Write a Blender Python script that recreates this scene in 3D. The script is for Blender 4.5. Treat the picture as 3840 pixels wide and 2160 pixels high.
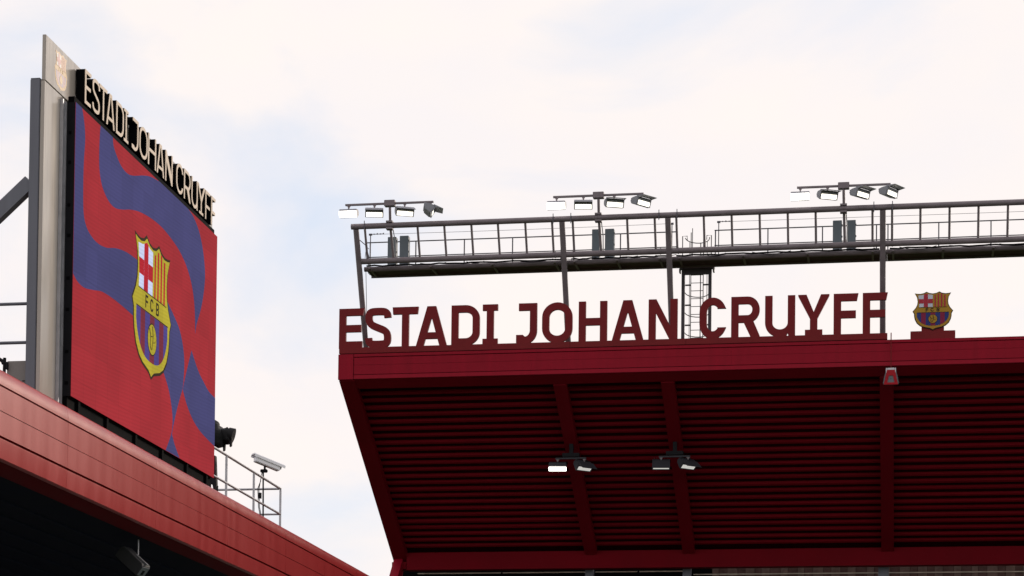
import bpy, bmesh, math, random
from mathutils import Vector, Matrix
from mathutils.geometry import tessellate_polygon
random.seed(7)
for _o in list(bpy.data.objects): bpy.data.objects.remove(_o)
SC = bpy.context.scene
COL = SC.collection
# ------------------------------------------------------------------ camera
PITCH = math.atan(353 / 8400); ROLL = 0.0085
cam_d = bpy.data.cameras.new('camera'); cam = bpy.data.objects.new('camera', cam_d); COL.objects.link(cam)
cam_d.sensor_width = 36.0; cam_d.sensor_fit = 'HORIZONTAL'
cam_d.lens = 36.0 * 8400 / 3840
cam_d.shift_y = (2832 - 1080) / 3840          # rising front: verticals stay upright
cam_d.clip_start = 0.5; cam_d.clip_end = 6000
_f = Vector((0, math.cos(PITCH), math.sin(PITCH))); _r = Vector((1, 0, 0)); _u = _r.cross(_f)
_R = _r * math.cos(ROLL) + _u * math.sin(ROLL); _U = _u * math.cos(ROLL) - _r * math.sin(ROLL)
cam.matrix_world = Matrix(((_R.x, _U.x, -_f.x, 0), (_R.y, _U.y, -_f.y, 0), (_R.z, _U.z, -_f.z, 1.6), (0, 0, 0, 1)))
SC.camera = cam
# ------------------------------------------------------------------ sky, sun, exposure
SUN_AZ, SUN_EL = 43.0, 18.0                    # azimuth from +Y towards +X
world = bpy.data.worlds.new('World'); SC.world = world; world.use_nodes = True
nt = world.node_tree; nt.nodes.clear()
N = lambda t, **k: _node(nt, t, **k)
def _node(tree, t, **k):
    n = tree.nodes.new(t)
    for a, b in k.items(): setattr(n, a, b)
    return n
wo = N('ShaderNodeOutputWorld'); bg = N('ShaderNodeBackground')
sky = N('ShaderNodeTexSky', sky_type='NISHITA', sun_disc=False)
sky.sun_elevation = math.radians(SUN_EL); sky.sun_rotation = math.radians(SUN_AZ)
sky.air_density = 1.0; sky.dust_density = 1.0
tc = N('ShaderNodeTexCoord'); mp = N('ShaderNodeMapping'); mp.inputs['Scale'].default_value = (1.0, 1.0, 2.0)
mp.inputs['Location'].default_value = (2.73, 0.45, -0.10)
n1 = N('ShaderNodeTexNoise'); n1.inputs['Scale'].default_value = 5.0; n1.inputs['Detail'].default_value = 7.0
n1.inputs['Roughness'].default_value = 0.52; n1.inputs['Distortion'].default_value = 0.4
cr = N('ShaderNodeValToRGB'); cr.color_ramp.elements[0].position = 0.29; cr.color_ramp.elements[1].position = 0.50
cr.color_ramp.elements[0].color = (0.0, 0.0, 0.0, 1); cr.color_ramp.elements[1].color = (1, 1, 1, 1)
n2 = N('ShaderNodeTexNoise'); n2.inputs['Scale'].default_value = 9.0; n2.inputs['Detail'].default_value = 5.0
cr2 = N('ShaderNodeValToRGB')                  # cloud body: cool white to warm white
cr2.color_ramp.elements[0].position = 0.35; cr2.color_ramp.elements[1].position = 0.62
cr2.color_ramp.elements[0].color = (9.75, 9.2, 9.2, 1); cr2.color_ramp.elements[1].color = (10.25, 9.45, 9.05, 1)
thin = N('ShaderNodeMixRGB', blend_type='MIX'); thin.inputs[0].default_value = 0.8
thin.inputs[2].default_value = (8.3, 9.0, 10.4, 1)   # veil of high cloud in front of the blue
mix = N('ShaderNodeMixRGB')
lk = nt.links.new
lk(tc.outputs['Generated'], mp.inputs['Vector']); lk(mp.outputs['Vector'], n1.inputs['Vector']); lk(mp.outputs['Vector'], n2.inputs['Vector'])
lk(n1.outputs['Fac'], cr.inputs['Fac']); lk(n2.outputs['Fac'], cr2.inputs['Fac'])
lk(sky.outputs['Color'], thin.inputs[1]); lk(thin.outputs['Color'], mix.inputs[1]); lk(cr2.outputs['Color'], mix.inputs[2])
lk(cr.outputs['Color'], mix.inputs[0]); lk(mix.outputs['Color'], bg.inputs['Color']); lk(bg.outputs['Background'], wo.inputs['Surface'])
bg.inputs['Strength'].default_value = 0.1
sd = bpy.data.lights.new('sun', 'SUN'); sun = bpy.data.objects.new('sun', sd); COL.objects.link(sun)
sd.energy = 1.5; sd.angle = math.radians(12); sd.color = (1.0, 0.86, 0.72)
_a, _e = math.radians(SUN_AZ), math.radians(SUN_EL)
_sd = Vector((math.sin(_a) * math.cos(_e), math.cos(_a) * math.cos(_e), math.sin(_e)))
sun.rotation_euler = _sd.to_track_quat('Z', 'Y').to_euler(); sun.location = (30, -20, 60)
vs = SC.view_settings; vs.view_transform = 'Standard'; vs.look = 'None'; vs.exposure = 0.0; vs.gamma = 1.0; vs.use_curve_mapping = False
SC.render.resolution_x, SC.render.resolution_y = 1024, 576

# ------------------------------------------------------------------ frames: x along the building, y into it, z up
def frame(o, x, y, z):
    return Matrix(((x[0], y[0], z[0], o[0]), (x[1], y[1], z[1], o[1]), (x[2], y[2], z[2], o[2]), (0, 0, 0, 1)))
RF = frame((-5.3901, 67.8602, 15.8816), (0.985036, -0.172313, -0.003522), (0.172314, 0.985042, 0.0), (0.003469, -0.000607, 0.999994))   # main stand, origin at the fascia's lower corner
LF = frame((-6.5056, 28.0548, 7.6), (0.155684, 0.987807, 0.0), (-0.987807, 0.155684, 0.0), (0, 0, 1))                                  # end stand, origin on the top edge of its fascia

# ------------------------------------------------------------------ materials
def mat(name, col, rough=0.5, metal=0.0, var=0.12, vscale=1.5, bump=0.0, bscale=8.0, streak=0.0, coat=0.0, emit=None, estr=0.0, spec=0.16):
    m = bpy.data.materials.new(name); m.use_nodes = True; t = m.node_tree; p = t.nodes['Principled BSDF']
    p.inputs['Roughness'].default_value = rough; p.inputs['Metallic'].default_value = metal
    p.inputs['Coat Weight'].default_value = coat; p.inputs['Coat Roughness'].default_value = 0.25
    p.inputs['Specular IOR Level'].default_value = spec
    tx = _node(t, 'ShaderNodeTexCoord')
    nz = _node(t, 'ShaderNodeTexNoise'); nz.inputs['Scale'].default_value = vscale; nz.inputs['Detail'].default_value = 6.0
    mpn = _node(t, 'ShaderNodeMapping')
    if streak: mpn.inputs['Scale'].default_value = (6.0, 6.0, 0.5)
    t.links.new(tx.outputs['Object'], mpn.inputs['Vector']); t.links.new(mpn.outputs['Vector'], nz.inputs['Vector'])
    rp = _node(t, 'ShaderNodeValToRGB'); rp.color_ramp.elements[0].position = 0.3; rp.color_ramp.elements[1].position = 0.7
    rp.color_ramp.elements[0].color = tuple(max(0, c * (1 - var)) for c in col) + (1,)
    rp.color_ramp.elements[1].color = tuple(min(1, c * (1 + var)) for c in col) + (1,)
    t.links.new(nz.outputs['Fac'], rp.inputs['Fac']); t.links.new(rp.outputs['Color'], p.inputs['Base Color'])
    mr = _node(t, 'ShaderNodeMapRange'); mr.inputs['To Min'].default_value = max(0.02, rough - 0.08); mr.inputs['To Max'].default_value = min(1, rough + 0.08)
    t.links.new(nz.outputs['Fac'], mr.inputs['Value']); t.links.new(mr.outputs['Result'], p.inputs['Roughness'])
    if bump:
        nb = _node(t, 'ShaderNodeTexNoise'); nb.inputs['Scale'].default_value = bscale; nb.inputs['Detail'].default_value = 3.0
        t.links.new(tx.outputs['Object'], nb.inputs['Vector'])
        bp = _node(t, 'ShaderNodeBump'); bp.inputs['Strength'].default_value = bump; bp.inputs['Distance'].default_value = 0.02
        t.links.new(nb.outputs['Fac'], bp.inputs['Height']); t.links.new(bp.outputs['Normal'], p.inputs['Normal'])
    if emit:
        p.inputs['Emission Color'].default_value = tuple(emit) + (1,); p.inputs['Emission Strength'].default_value = estr
    return m
def led(name, col):
    """lit diodes: light colour broken by the pitch of the diode rows and the cabinet joints"""
    m = bpy.data.materials.new(name); m.use_nodes = True; t = m.node_tree; p = t.nodes['Principled BSDF']
    p.inputs['Base Color'].default_value = (0.010, 0.010, 0.012, 1); p.inputs['Roughness'].default_value = 0.9; p.inputs['Specular IOR Level'].default_value = 0.04
    tx = _node(t, 'ShaderNodeTexCoord'); mpn = _node(t, 'ShaderNodeMapping'); mpn.inputs['Rotation'].default_value = (0, math.radians(4), 0)
    wv = _node(t, 'ShaderNodeTexWave', wave_type='BANDS', bands_direction='Z'); wv.inputs['Scale'].default_value = 5.5; wv.inputs['Distortion'].default_value = 0.25
    wv.inputs['Detail'].default_value = 1.0
    br = _node(t, 'ShaderNodeTexNoise'); br.inputs['Scale'].default_value = 0.7; br.inputs['Detail'].default_value = 2.0
    a = _node(t, 'ShaderNodeMapRange'); a.inputs['To Min'].default_value = 0.94; a.inputs['To Max'].default_value = 1.05
    b = _node(t, 'ShaderNodeMapRange'); b.inputs['From Min'].default_value = 0.3; b.inputs['From Max'].default_value = 0.7; b.inputs['To Min'].default_value = 0.9; b.inputs['To Max'].default_value = 1.1
    k = _node(t, 'ShaderNodeTexBrick'); k.offset = 0.0; k.inputs['Scale'].default_value = 1.0; k.inputs['Mortar Size'].default_value = 0.006
    k.inputs['Brick Width'].default_value = 0.5; k.inputs['Row Height'].default_value = 0.5; k.inputs['Color1'].default_value = (1, 1, 1, 1); k.inputs['Color2'].default_value = (0.90, 0.90, 0.90, 1); k.inputs['Mortar'].default_value = (0.82, 0.82, 0.82, 1)
    sw = _node(t, 'ShaderNodeSeparateXYZ'); cw = _node(t, 'ShaderNodeCombineXYZ')
    mu = _node(t, 'ShaderNodeMath', operation='MULTIPLY'); mu2 = _node(t, 'ShaderNodeMath', operation='MULTIPLY')
    L = t.links.new
    L(tx.outputs['Object'], mpn.inputs['Vector']); L(mpn.outputs['Vector'], wv.inputs['Vector']); L(tx.outputs['Object'], br.inputs['Vector'])
    L(tx.outputs['Object'], sw.inputs['Vector']); L(sw.outputs['X'], cw.inputs['X']); L(sw.outputs['Z'], cw.inputs['Y']); L(cw.outputs['Vector'], k.inputs['Vector'])
    L(wv.outputs['Fac'], a.inputs['Value']); L(br.outputs['Fac'], b.inputs['Value'])
    L(a.outputs['Result'], mu.inputs[0]); L(b.outputs['Result'], mu.inputs[1]); L(mu.outputs['Value'], mu2.inputs[0]); L(k.outputs['Color'], mu2.inputs[1])
    p.inputs['Emission Color'].default_value = tuple(col) + (1,); L(mu2.outputs['Value'], p.inputs['Emission Strength'])
    return m
M = {}
M['red_fascia'] = mat('red_fascia', (0.25, 0.006, 0.019), 0.5, var=0.08, vscale=0.8, bump=0.05, bscale=1.2, spec=0.08, streak=1)
M['red_gloss'] = mat('red_gloss', (0.38, 0.020, 0.022), 0.30, var=0.09, vscale=0.45, bump=0.07, bscale=0.7, spec=0.3, streak=1)
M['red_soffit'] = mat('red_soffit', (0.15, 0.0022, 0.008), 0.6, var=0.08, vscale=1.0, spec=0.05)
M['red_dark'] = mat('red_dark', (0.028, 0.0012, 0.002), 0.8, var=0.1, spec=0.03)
M['letter_red'] = mat('letter_red', (0.165, 0.014, 0.017), 0.5, var=0.07, vscale=2.0, spec=0.1)
M['steel_grey'] = mat('steel_grey', (0.18, 0.15, 0.168), 0.48, metal=0.05, var=0.14, vscale=2.5, bump=0.05, spec=0.3)
M['steel_thin'] = mat('steel_thin', (0.10, 0.10, 0.12), 0.45, metal=0.3, var=0.12)
M['galvanised'] = mat('galvanised', (0.42, 0.42, 0.45), 0.42, metal=0.6, var=0.18, vscale=5.0)
M['mast_grey'] = mat('mast_grey', (0.135, 0.14, 0.17), 0.45, metal=0.1, var=0.08, streak=1, spec=0.3)
M['black_metal'] = mat('black_metal', (0.008, 0.008, 0.011), 0.5, var=0.2, spec=0.12)
M['black_matt'] = mat('black_matt', (0.003, 0.003, 0.004), 0.8, var=0.2, spec=0.04)
M['satin_panel'] = mat('satin_panel', (0.40, 0.355, 0.32), 0.16, metal=0.0, var=0.015, vscale=2.0, streak=1, spec=0.35)
M['cabinet'] = mat('cabinet', (0.16, 0.19, 0.22), 0.4, var=0.06)
M['cream'] = mat('cream', (0.62, 0.49, 0.38), 0.5, var=0.04)
M['white_paint'] = mat('white_paint', (0.85, 0.85, 0.90), 0.4, var=0.04)
M['ac_grey'] = mat('ac_grey', (0.24, 0.22, 0.21), 0.5, var=0.06)
M['cloth'] = mat('cloth', (0.008, 0.008, 0.010), 0.6, var=0.3, vscale=6.0, bump=0.5, bscale=9.0, spec=0.2)
M['navy'] = mat('navy', (0.008, 0.010, 0.028), 0.7, var=0.15, spec=0.06)
M['speaker_grey'] = mat('speaker_grey', (0.05, 0.05, 0.055), 0.45, var=0.1)
M['horn_grey'] = mat('horn_grey', (0.14, 0.15, 0.17), 0.4, var=0.08)
M['speaker_red'] = mat('speaker_red', (0.32, 0.004, 0.012), 0.45, var=0.05)
M['concrete'] = mat('concrete', (0.26, 0.25, 0.24), 0.85, var=0.15, bump=0.1)
M['brown_panel'] = mat('brown_panel', (0.20, 0.14, 0.125), 0.7, var=0.25, vscale=5)
M['brown_panel2'] = mat('brown_panel2', (0.14, 0.085, 0.08), 0.7, var=0.25, vscale=5)
M['pale_strip'] = mat('pale_strip', (0.75, 0.72, 0.62), 0.4, var=0.2, vscale=3)
M['gold'] = mat('gold', (0.36, 0.20, 0.02), 0.45, var=0.05)
M['c_black'] = mat('c_black', (0.012, 0.010, 0.010), 0.5)
M['c_white'] = mat('c_white', (0.50, 0.53, 0.62), 0.5, var=0.03)
M['c_red'] = mat('c_red', (0.36, 0.025, 0.045), 0.5, var=0.04)
M['c_blue'] = mat('c_blue', (0.022, 0.035, 0.17), 0.5, var=0.04)
M['c_garnet'] = mat('c_garnet', (0.20, 0.012, 0.05), 0.5, var=0.04)
M['f_gold'] = mat('f_gold', (0.50, 0.30, 0.10), 0.25, var=0.03, spec=0.3)
M['f_white'] = mat('f_white', (0.62, 0.58, 0.56), 0.25, var=0.03, spec=0.3)
M['f_red'] = mat('f_red', (0.50, 0.20, 0.18), 0.25, var=0.03, spec=0.3)
M['f_violet'] = mat('f_violet', (0.28, 0.21, 0.28), 0.25, var=0.03, spec=0.3)
M['f_garnet'] = mat('f_garnet', (0.38, 0.19, 0.20), 0.25, var=0.03, spec=0.3)
M['l_red'] = led('l_red', (0.36, 0.020, 0.028)); M['l_blue'] = led('l_blue', (0.055, 0.054, 0.165))
M['l_gold'] = led('l_gold', (0.47, 0.39, 0.028)); M['l_black'] = led('l_black', (0.035, 0.022, 0.010))
M['l_white'] = led('l_white', (0.62, 0.68, 0.92)); M['l_cred'] = led('l_cred', (0.45, 0.010, 0.022))
M['l_cblue'] = led('l_cblue', (0.075, 0.055, 0.25)); M['l_garnet'] = led('l_garnet', (0.20, 0.024, 0.045))
M['lamp_hot'] = mat('lamp_hot', (0.8, 0.8, 0.8), 0.3, emit=(1.0, 0.95, 0.86), estr=4.5)
M['lamp_on'] = mat('lamp_on', (0.8, 0.8, 0.8), 0.3, emit=(1.0, 0.93, 0.78), estr=2.2)
M['lamp_glass_glow'] = mat('lamp_glass_glow', (0.75, 0.78, 0.8), 0.2, var=0.03, emit=(1, 0.97, 0.92), estr=0.5)  # lens of unlit lamps, faint glow added so it looks bright
M['lamp_body'] = mat('lamp_body', (0.045, 0.045, 0.055), 0.5, var=0.1)
M['deck'] = mat('deck', (0.10, 0.085, 0.085), 0.7, var=0.3, vscale=4, spec=0.1)
M['steel_dark'] = mat('steel_dark', (0.075, 0.068, 0.08), 0.5, var=0.12, spec=0.2)
M['flood_body_glare'] = mat('flood_body_glare', (0.23, 0.235, 0.27), 0.45, var=0.08, spec=0.3)  # housing grey lightened, glare of the lenses mixed into the colour
M['pitch'] = mat('pitch', (0.045, 0.085, 0.028), 0.9, var=0.3, vscale=0.4, bump=0.2, bscale=30)

# ------------------------------------------------------------------ helpers
class MB:
    def __init__(s): s.v = []; s.f = []
    def add(s, v, f):
        k = len(s.v); s.v += [tuple(p) for p in v]; s.f += [tuple(i + k for i in q) for q in f]; return s
    def box(s, x0, x1, y0, y1, z0, z1):
        return s.add([(x0, y0, z0), (x1, y0, z0), (x1, y1, z0), (x0, y1, z0), (x0, y0, z1), (x1, y0, z1), (x1, y1, z1), (x0, y1, z1)],
                     [(0, 3, 2, 1), (4, 5, 6, 7), (0, 1, 5, 4), (1, 2, 6, 5), (2, 3, 7, 6), (3, 0, 4, 7)])
    def beam(s, p0, p1, w, h, up=(0, 0, 1)):
        p0, p1 = Vector(p0), Vector(p1); d = (p1 - p0).normalized(); a = d.cross(Vector(up)).normalized(); b = a.cross(d)
        a = a * w / 2; b = b * h / 2
        return s.add([p0 - a - b, p0 + a - b, p0 + a + b, p0 - a + b, p1 - a - b, p1 + a - b, p1 + a + b, p1 - a + b],
                     [(0, 3, 2, 1), (4, 5, 6, 7), (0, 1, 5, 4), (1, 2, 6, 5), (2, 3, 7, 6), (3, 0, 4, 7)])
    def tube(s, pts, r, n=12, r1=None):
        pts = [Vector(p) for p in pts]; rings = []; k0 = len(s.v); m = len(pts)
        for i, p in enumerate(pts):
            d = (pts[min(i + 1, m - 1)] - pts[max(i - 1, 0)]).normalized()
            up = Vector((0, 0, 1)) if abs(d.z) < 0.9 else Vector((0, 1, 0))
            a = d.cross(up).normalized(); b = a.cross(d); rr = r if r1 is None else r + (r1 - r) * i / (m - 1)
            s.v += [tuple(p + a * rr * math.cos(2 * math.pi * j / n) + b * rr * math.sin(2 * math.pi * j / n)) for j in range(n)]
        for i in range(m - 1):
            for j in range(n):
                s.f.append((k0 + i * n + j, k0 + i * n + (j + 1) % n, k0 + (i + 1) * n + (j + 1) % n, k0 + (i + 1) * n + j))
        s.f.append(tuple(k0 + j for j in reversed(range(n)))); s.f.append(tuple(k0 + (m - 1) * n + j for j in range(n)))
        return s
    def prism(s, loops, y0, y1):
        """loops of (x, z): outline and holes, from y0 (front) to y1 (back)"""
        flat = [p for l in loops for p in l]; n = len(flat)
        tris = tessellate_polygon([[Vector((p[0], p[1], 0)) for p in l] for l in loops])
        v = [(p[0], y0, p[1]) for p in flat] + [(p[0], y1, p[1]) for p in flat]
        f = [tuple(t) for t in tris] + [tuple(i + n for i in reversed(t)) for t in tris]
        k = 0
        for l in loops:
            for i in range(len(l)): a, b = k + i, k + (i + 1) % len(l); f.append((a, b, b + n, a + n))
            k += len(l)
        return s.add(v, f)
    def extrude_x(s, prof, x0, x1):
        """closed profile of (y, z) swept along x"""
        n = len(prof); tris = tessellate_polygon([[Vector((p[0], p[1], 0)) for p in prof]])
        v = [(x0, p[0], p[1]) for p in prof] + [(x1, p[0], p[1]) for p in prof]
        f = [tuple(t) for t in tris] + [tuple(i + n for i in reversed(t)) for t in tris]
        f += [(i, (i + 1) % n, (i + 1) % n + n, i + n) for i in range(n)]
        return s.add(v, f)
    def mesh(s, name, m, bevel=0.0, smooth=30):
        me = bpy.data.meshes.new(name); bm = bmesh.new()
        vs_ = [bm.verts.new(p) for p in s.v]
        for q in s.f:
            try: bm.faces.new([vs_[i] for i in q])
            except ValueError: pass
        bmesh.ops.recalc_face_normals(bm, faces=bm.faces)
        if bevel: bmesh.ops.bevel(bm, geom=[e for e in bm.edges if len(e.link_faces) == 2 and e.calc_face_angle(0) > 0.5], offset=bevel, segments=2, affect='EDGES', clamp_overlap=True)
        bm.to_mesh(me); bm.free(); me.materials.append(M[m])
        me.polygons.foreach_set('use_smooth', [True] * len(me.polygons)); me.set_sharp_from_angle(angle=math.radians(smooth))
        return me
    def obj(s, name, m, parent=None, frm=None, at=None, bevel=0.0, smooth=30):
        return link(name, s.mesh(name, m, bevel, smooth), parent, frm, at)
def link(name, data, parent=None, frm=None, at=None):
    o = bpy.data.objects.new(name, data); COL.objects.link(o)
    if parent is not None: o.parent = parent
    if frm is not None: o.matrix_world = frm @ Matrix.Translation(Vector(at or (0, 0, 0)))
    elif at: o.location = at
    return o
def tag(o, label=None, cat=None, group=None, kind=None):
    for k, v in (('label', label), ('category', cat), ('group', group), ('kind', kind)):
        if v: o[k] = v
    return o
def thing(name, frm, at, label, cat, group=None):
    return tag(link(name, None, None, frm, at), label, cat, group)
def arc(cx, cy, rx, ry, a0, a1, n=10):
    return [(cx + rx * math.cos(math.radians(a0 + (a1 - a0) * i / n)), cy + ry * math.sin(math.radians(a0 + (a1 - a0) * i / n))) for i in range(n + 1)]
def spline(pts, n=4):
    out = []; P = [pts[0]] + list(pts) + [pts[-1]]
    for i in range(1, len(P) - 2):
        for k in range(n):
            t = k / n; r = []
            for c in (0, 1):
                a, b, d, e = P[i - 1][c], P[i][c], P[i + 1][c], P[i + 2][c]
                r.append(0.5 * (2 * b + (d - a) * t + (2 * a - 5 * b + 4 * d - e) * t * t + (3 * b - a - 3 * d + e) * t ** 3))
            out.append(tuple(r))
    out.append(tuple(pts[-1])); return out
# ------------------------------------------------------------------ lettering (cap height 1)
def glyph(ch, w, t):
    h = t / 2
    if ch == 'E': return [[(0, 0), (.93*w, 0), (.93*w, t), (t, t), (t, .5-h), (.88*w, .5-h), (.88*w, .5+h), (t, .5+h), (t, 1-t), (.94*w, 1-t), (w, 1), (0, 1)]]
    if ch == 'F': return [[(0, 0), (t, 0), (t, .41), (.90*w, .41), (.90*w, .41+t), (t, .41+t), (t, 1-t), (.94*w, 1-t), (w, 1), (0, 1)]]
    if ch == 'T': return [[(w*.5-h, 0), (w*.5+h, 0), (w*.5+h, 1-t), (.97*w, 1-t), (w, 1), (0, 1), (.02*w, 1-t), (w*.5-h, 1-t)]]
    if ch == 'H': return [[(0, 0), (t, 0), (t, .5-h), (w-t, .5-h), (w-t, 0), (w, 0), (w, 1), (w-t, 1), (w-t, .5+h), (t, .5+h), (t, 1), (0, 1)]]
    if ch == 'N': return [[(0, 0), (t, 0), (t, .66), (w-1.08*t, 0), (w, 0), (w, 1), (w-t, 1), (w-t, .34), (1.08*t, 1), (0, 1)]]
    if ch == 'I': return [[(0, 0), (w, 0), (w, t*.85), (w*.5+h, t*.85), (w*.5+h, 1-t*.85), (w, 1-t*.85), (w, 1), (0, 1), (0, 1-t*.85), (w*.5-h, 1-t*.85), (w*.5-h, t*.85), (0, t*.85)]]
    if ch == 'A':
        k = .36*w; q = 1.06*t; xl = lambda y: q + k*y; cb = .19; ct = cb + t*.9; ya = min((w/2-q)/k - .03, 1-t)
        gap = max(w/2 - xl(ya), .004)
        out = [(0, 0), (q, 0), (xl(cb), cb), (w-xl(cb), cb), (w-q, 0), (w, 0), (w-k, 1), (k, 1)]
        return [out, [(xl(ct), ct), (w/2-gap, ya), (w/2+gap, ya), (w-xl(ct), ct)]]
    if ch == 'Y':
        a = 1.12*t
        return [[(.22*w, 0), (.78*w, 0), (.78*w, t*.85), (w/2+h, t*.85), (w/2+h, .42), (w, .97), (w, 1), (w-a, 1), (w/2, .58), (a, 1), (0, 1), (0, .97), (w/2-h, .42), (w/2-h, t*.85), (.22*w, t*.85)]]
    if ch == 'O':
        r = .36
        return [arc(w/2, 1-r, w/2, r, 0, 180, 16) + arc(w/2, r, w/2, r, 180, 360, 16), arc(w/2, 1-r, w/2-t, r-t, 0, 180, 16) + arc(w/2, r, w/2-t, r-t, 180, 360, 16)]
    if ch == 'D':
        r = .33; c = w*.5
        return [[(0, 0)] + arc(c, r, w-c, r, 270, 360) + arc(c, 1-r, w-c, r, 0, 90) + [(0, 1)], [(t, t)] + arc(c, r, w-c-t, r-t, 270, 360) + arc(c, 1-r, w-c-t, r-t, 0, 90) + [(t, 1-t)]]
    if ch == 'C':
        r = .36
        return [[(w, .73)] + arc(w/2, 1-r, w/2, r, 32, 180, 14) + arc(w/2, r, w/2, r, 180, 328, 14) + [(w, .27), (w-1.2*t, .27)] + arc(w/2, r, w/2-t, r-t, 325, 180, 12) + arc(w/2, 1-r, w/2-t, r-t, 180, 35, 12) + [(w-1.2*t, .73)]]
    if ch == 'U':
        r = .34
        return [[(0, 1), (t, 1)] + arc(w/2, r, w/2-t, r-t, 180, 360, 14) + [(w-t, 1), (w, 1), (w, 0), (w-.88*t, 0), (w-t, .09)] + arc(w*.52, r, w*.5, r, 292, 270, 3) + arc(w/2, r, w/2, r, 268, 180, 10)]
    if ch == 'J':
        r = .33; c = w*.42
        return [[(.12*w, 1-t), (w-t, 1-t)] + arc(c, r, w-c-t, r-t, 0, -90, 10) + [(.32*w, t+.045), (0, t+.045), (0, .03), (.2*w, .006)] + arc(c, r, w-c, r, -90, 0, 10) + [(w, 1), (.12*w, 1)]]
    if ch == 'R':
        yb = .37; cy = (1+yb)/2; ry = (1-yb)/2; c = w*.58; rx = w-c
        return [[(0, 0), (t, 0), (t, yb), (.44*w, yb), (w-1.18*t, 0), (w, 0), (w, .05)] + arc(c, cy, rx, ry, -62, 90, 12) + [(0, 1)], [(t, yb+t)] + arc(c, cy, rx-t, ry-t, -90, 90, 10) + [(t, 1-t)]]
    if ch == 'B':
        return [[(0, 0), (w*.75, 0), (w, .12), (w, .42), (w*.85, .5), (w, .6), (w, .88), (w*.75, 1), (0, 1)], [(t, t), (w-t, t), (w-t, .5-h), (t, .5-h)], [(t, .5+h), (w-t, .5+h), (w-t, 1-t), (t, 1-t)]]
    if ch == 'S':
        b = [(w-h, .75), (w-h, .90), (.78*w, 1-h), (.5*w, 1-h), (.2*w, 1-h), (h, .90), (h, .76), (h, .58), (.3*w, .56), (.5*w, .5), (.72*w, .44), (w-h, .42), (w-h, .25), (w-h, .10), (.8*w, h), (.5*w, h), (.2*w, h), (h, .10), (h, .25)]
        c = []
        for i in range(0, 18, 3):
            for k in range(7 if i < 15 else 8):
                u = k / 7; q = [(1-u)**3, 3*u*(1-u)**2, 3*u*u*(1-u), u**3]
                c.append(tuple(sum(q[j] * b[i+j][d] for j in range(4)) for d in (0, 1)))
        lft, rgt = [], []
        for i, p in enumerate(c):
            a, d = c[max(i-1, 0)], c[min(i+1, len(c)-1)]; dx, dy = d[0]-a[0], d[1]-a[1]; l = math.hypot(dx, dy) or 1
            lft.append((p[0]-dy/l*h, p[1]+dx/l*h)); rgt.append((p[0]+dy/l*h, p[1]-dx/l*h))
        return [lft + rgt[::-1]]
def letter(ch, w, hgt, t, x0=0.0, z0=0.0):
    return [[(x0 + p[0]*hgt, z0 + p[1]*hgt) for p in l] for l in glyph(ch, w/hgt, t)]
W_A1 = [(3.065, 4.385), (3.173, 4.184), (3.216, 3.958), (3.177, 3.634), (3.169, 3.262), (3.201, 2.918), (3.318, 2.757), (3.527, 2.675), (3.815, 2.644), (4.174, 2.68), (4.594, 2.784), (5.028, 2.848), (5.443, 2.866), (5.891, 2.869), (6.349, 2.822), (6.78, 2.721), (7.177, 2.55), (7.448, 2.437), (7.714, 2.3), (7.911, 2.073), (7.995, 1.822), (7.966, 1.546), (7.923, 1.386)]
W_A1b = [(7.923, 1.386), (7.689, 1.07), (7.494, 0.753), (7.406, 0.565), (7.436, 0.515), (7.568, 0.394), (7.815, 0.24)]
W_A2 = [(7.091, 0.24), (7.247, 0.408), (7.39, 0.596), (7.422, 0.81), (7.327, 1.045), (7.172, 1.248), (6.938, 1.428), (6.743, 1.554), (6.467, 1.745), (6.067, 1.902), (5.68, 1.964), (5.391, 1.98), (5.008, 2.001), (4.505, 2.013), (4.028, 1.997), (3.68, 1.933), (3.284, 1.868), (3.001, 1.888), (2.816, 1.957)]
W_B1 = [(3.845, 4.372), (3.819, 4.204), (3.806, 4.014), (3.817, 3.773), (3.882, 3.606), (3.997, 3.488), (4.227, 3.387), (4.51, 3.363), (4.854, 3.433), (5.204, 3.533), (5.625, 3.621), (6.163, 3.679), (6.713, 3.691), (7.214, 3.642), (7.653, 3.561), (8.033, 3.415), (8.306, 3.211), (8.465, 2.975), (8.538, 2.697), (8.558, 2.427)]
W_B2 = [(8.558, 2.427), (8.632, 2.604), (8.857, 2.911), (8.995, 3.2), (9.064, 3.496), (9.014, 3.739), (8.881, 3.981), (8.674, 4.18), (8.362, 4.323), (7.986, 4.374), (7.727, 4.369)]
W_B3 = [(6.592, 4.369), (6.145, 4.314), (5.774, 4.223), (5.351, 4.092), (5.057, 4.035), (4.763, 4.062), (4.531, 4.166), (4.408, 4.262), (4.379, 4.371)]
W_C1 = [(8.374, 2.112), (8.184, 1.815), (8.023, 1.55), (7.937, 1.388)]
W_C2 = [(7.938, 1.371), (8.172, 1.166), (8.503, 0.994), (8.911, 0.881), (9.419, 0.813), (9.757, 0.779)]
W_C3 = [(9.693, 1.604), (9.373, 1.639), (9.067, 1.737), (8.82, 1.828), (8.604, 1.95), (8.374, 2.112)]
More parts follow.
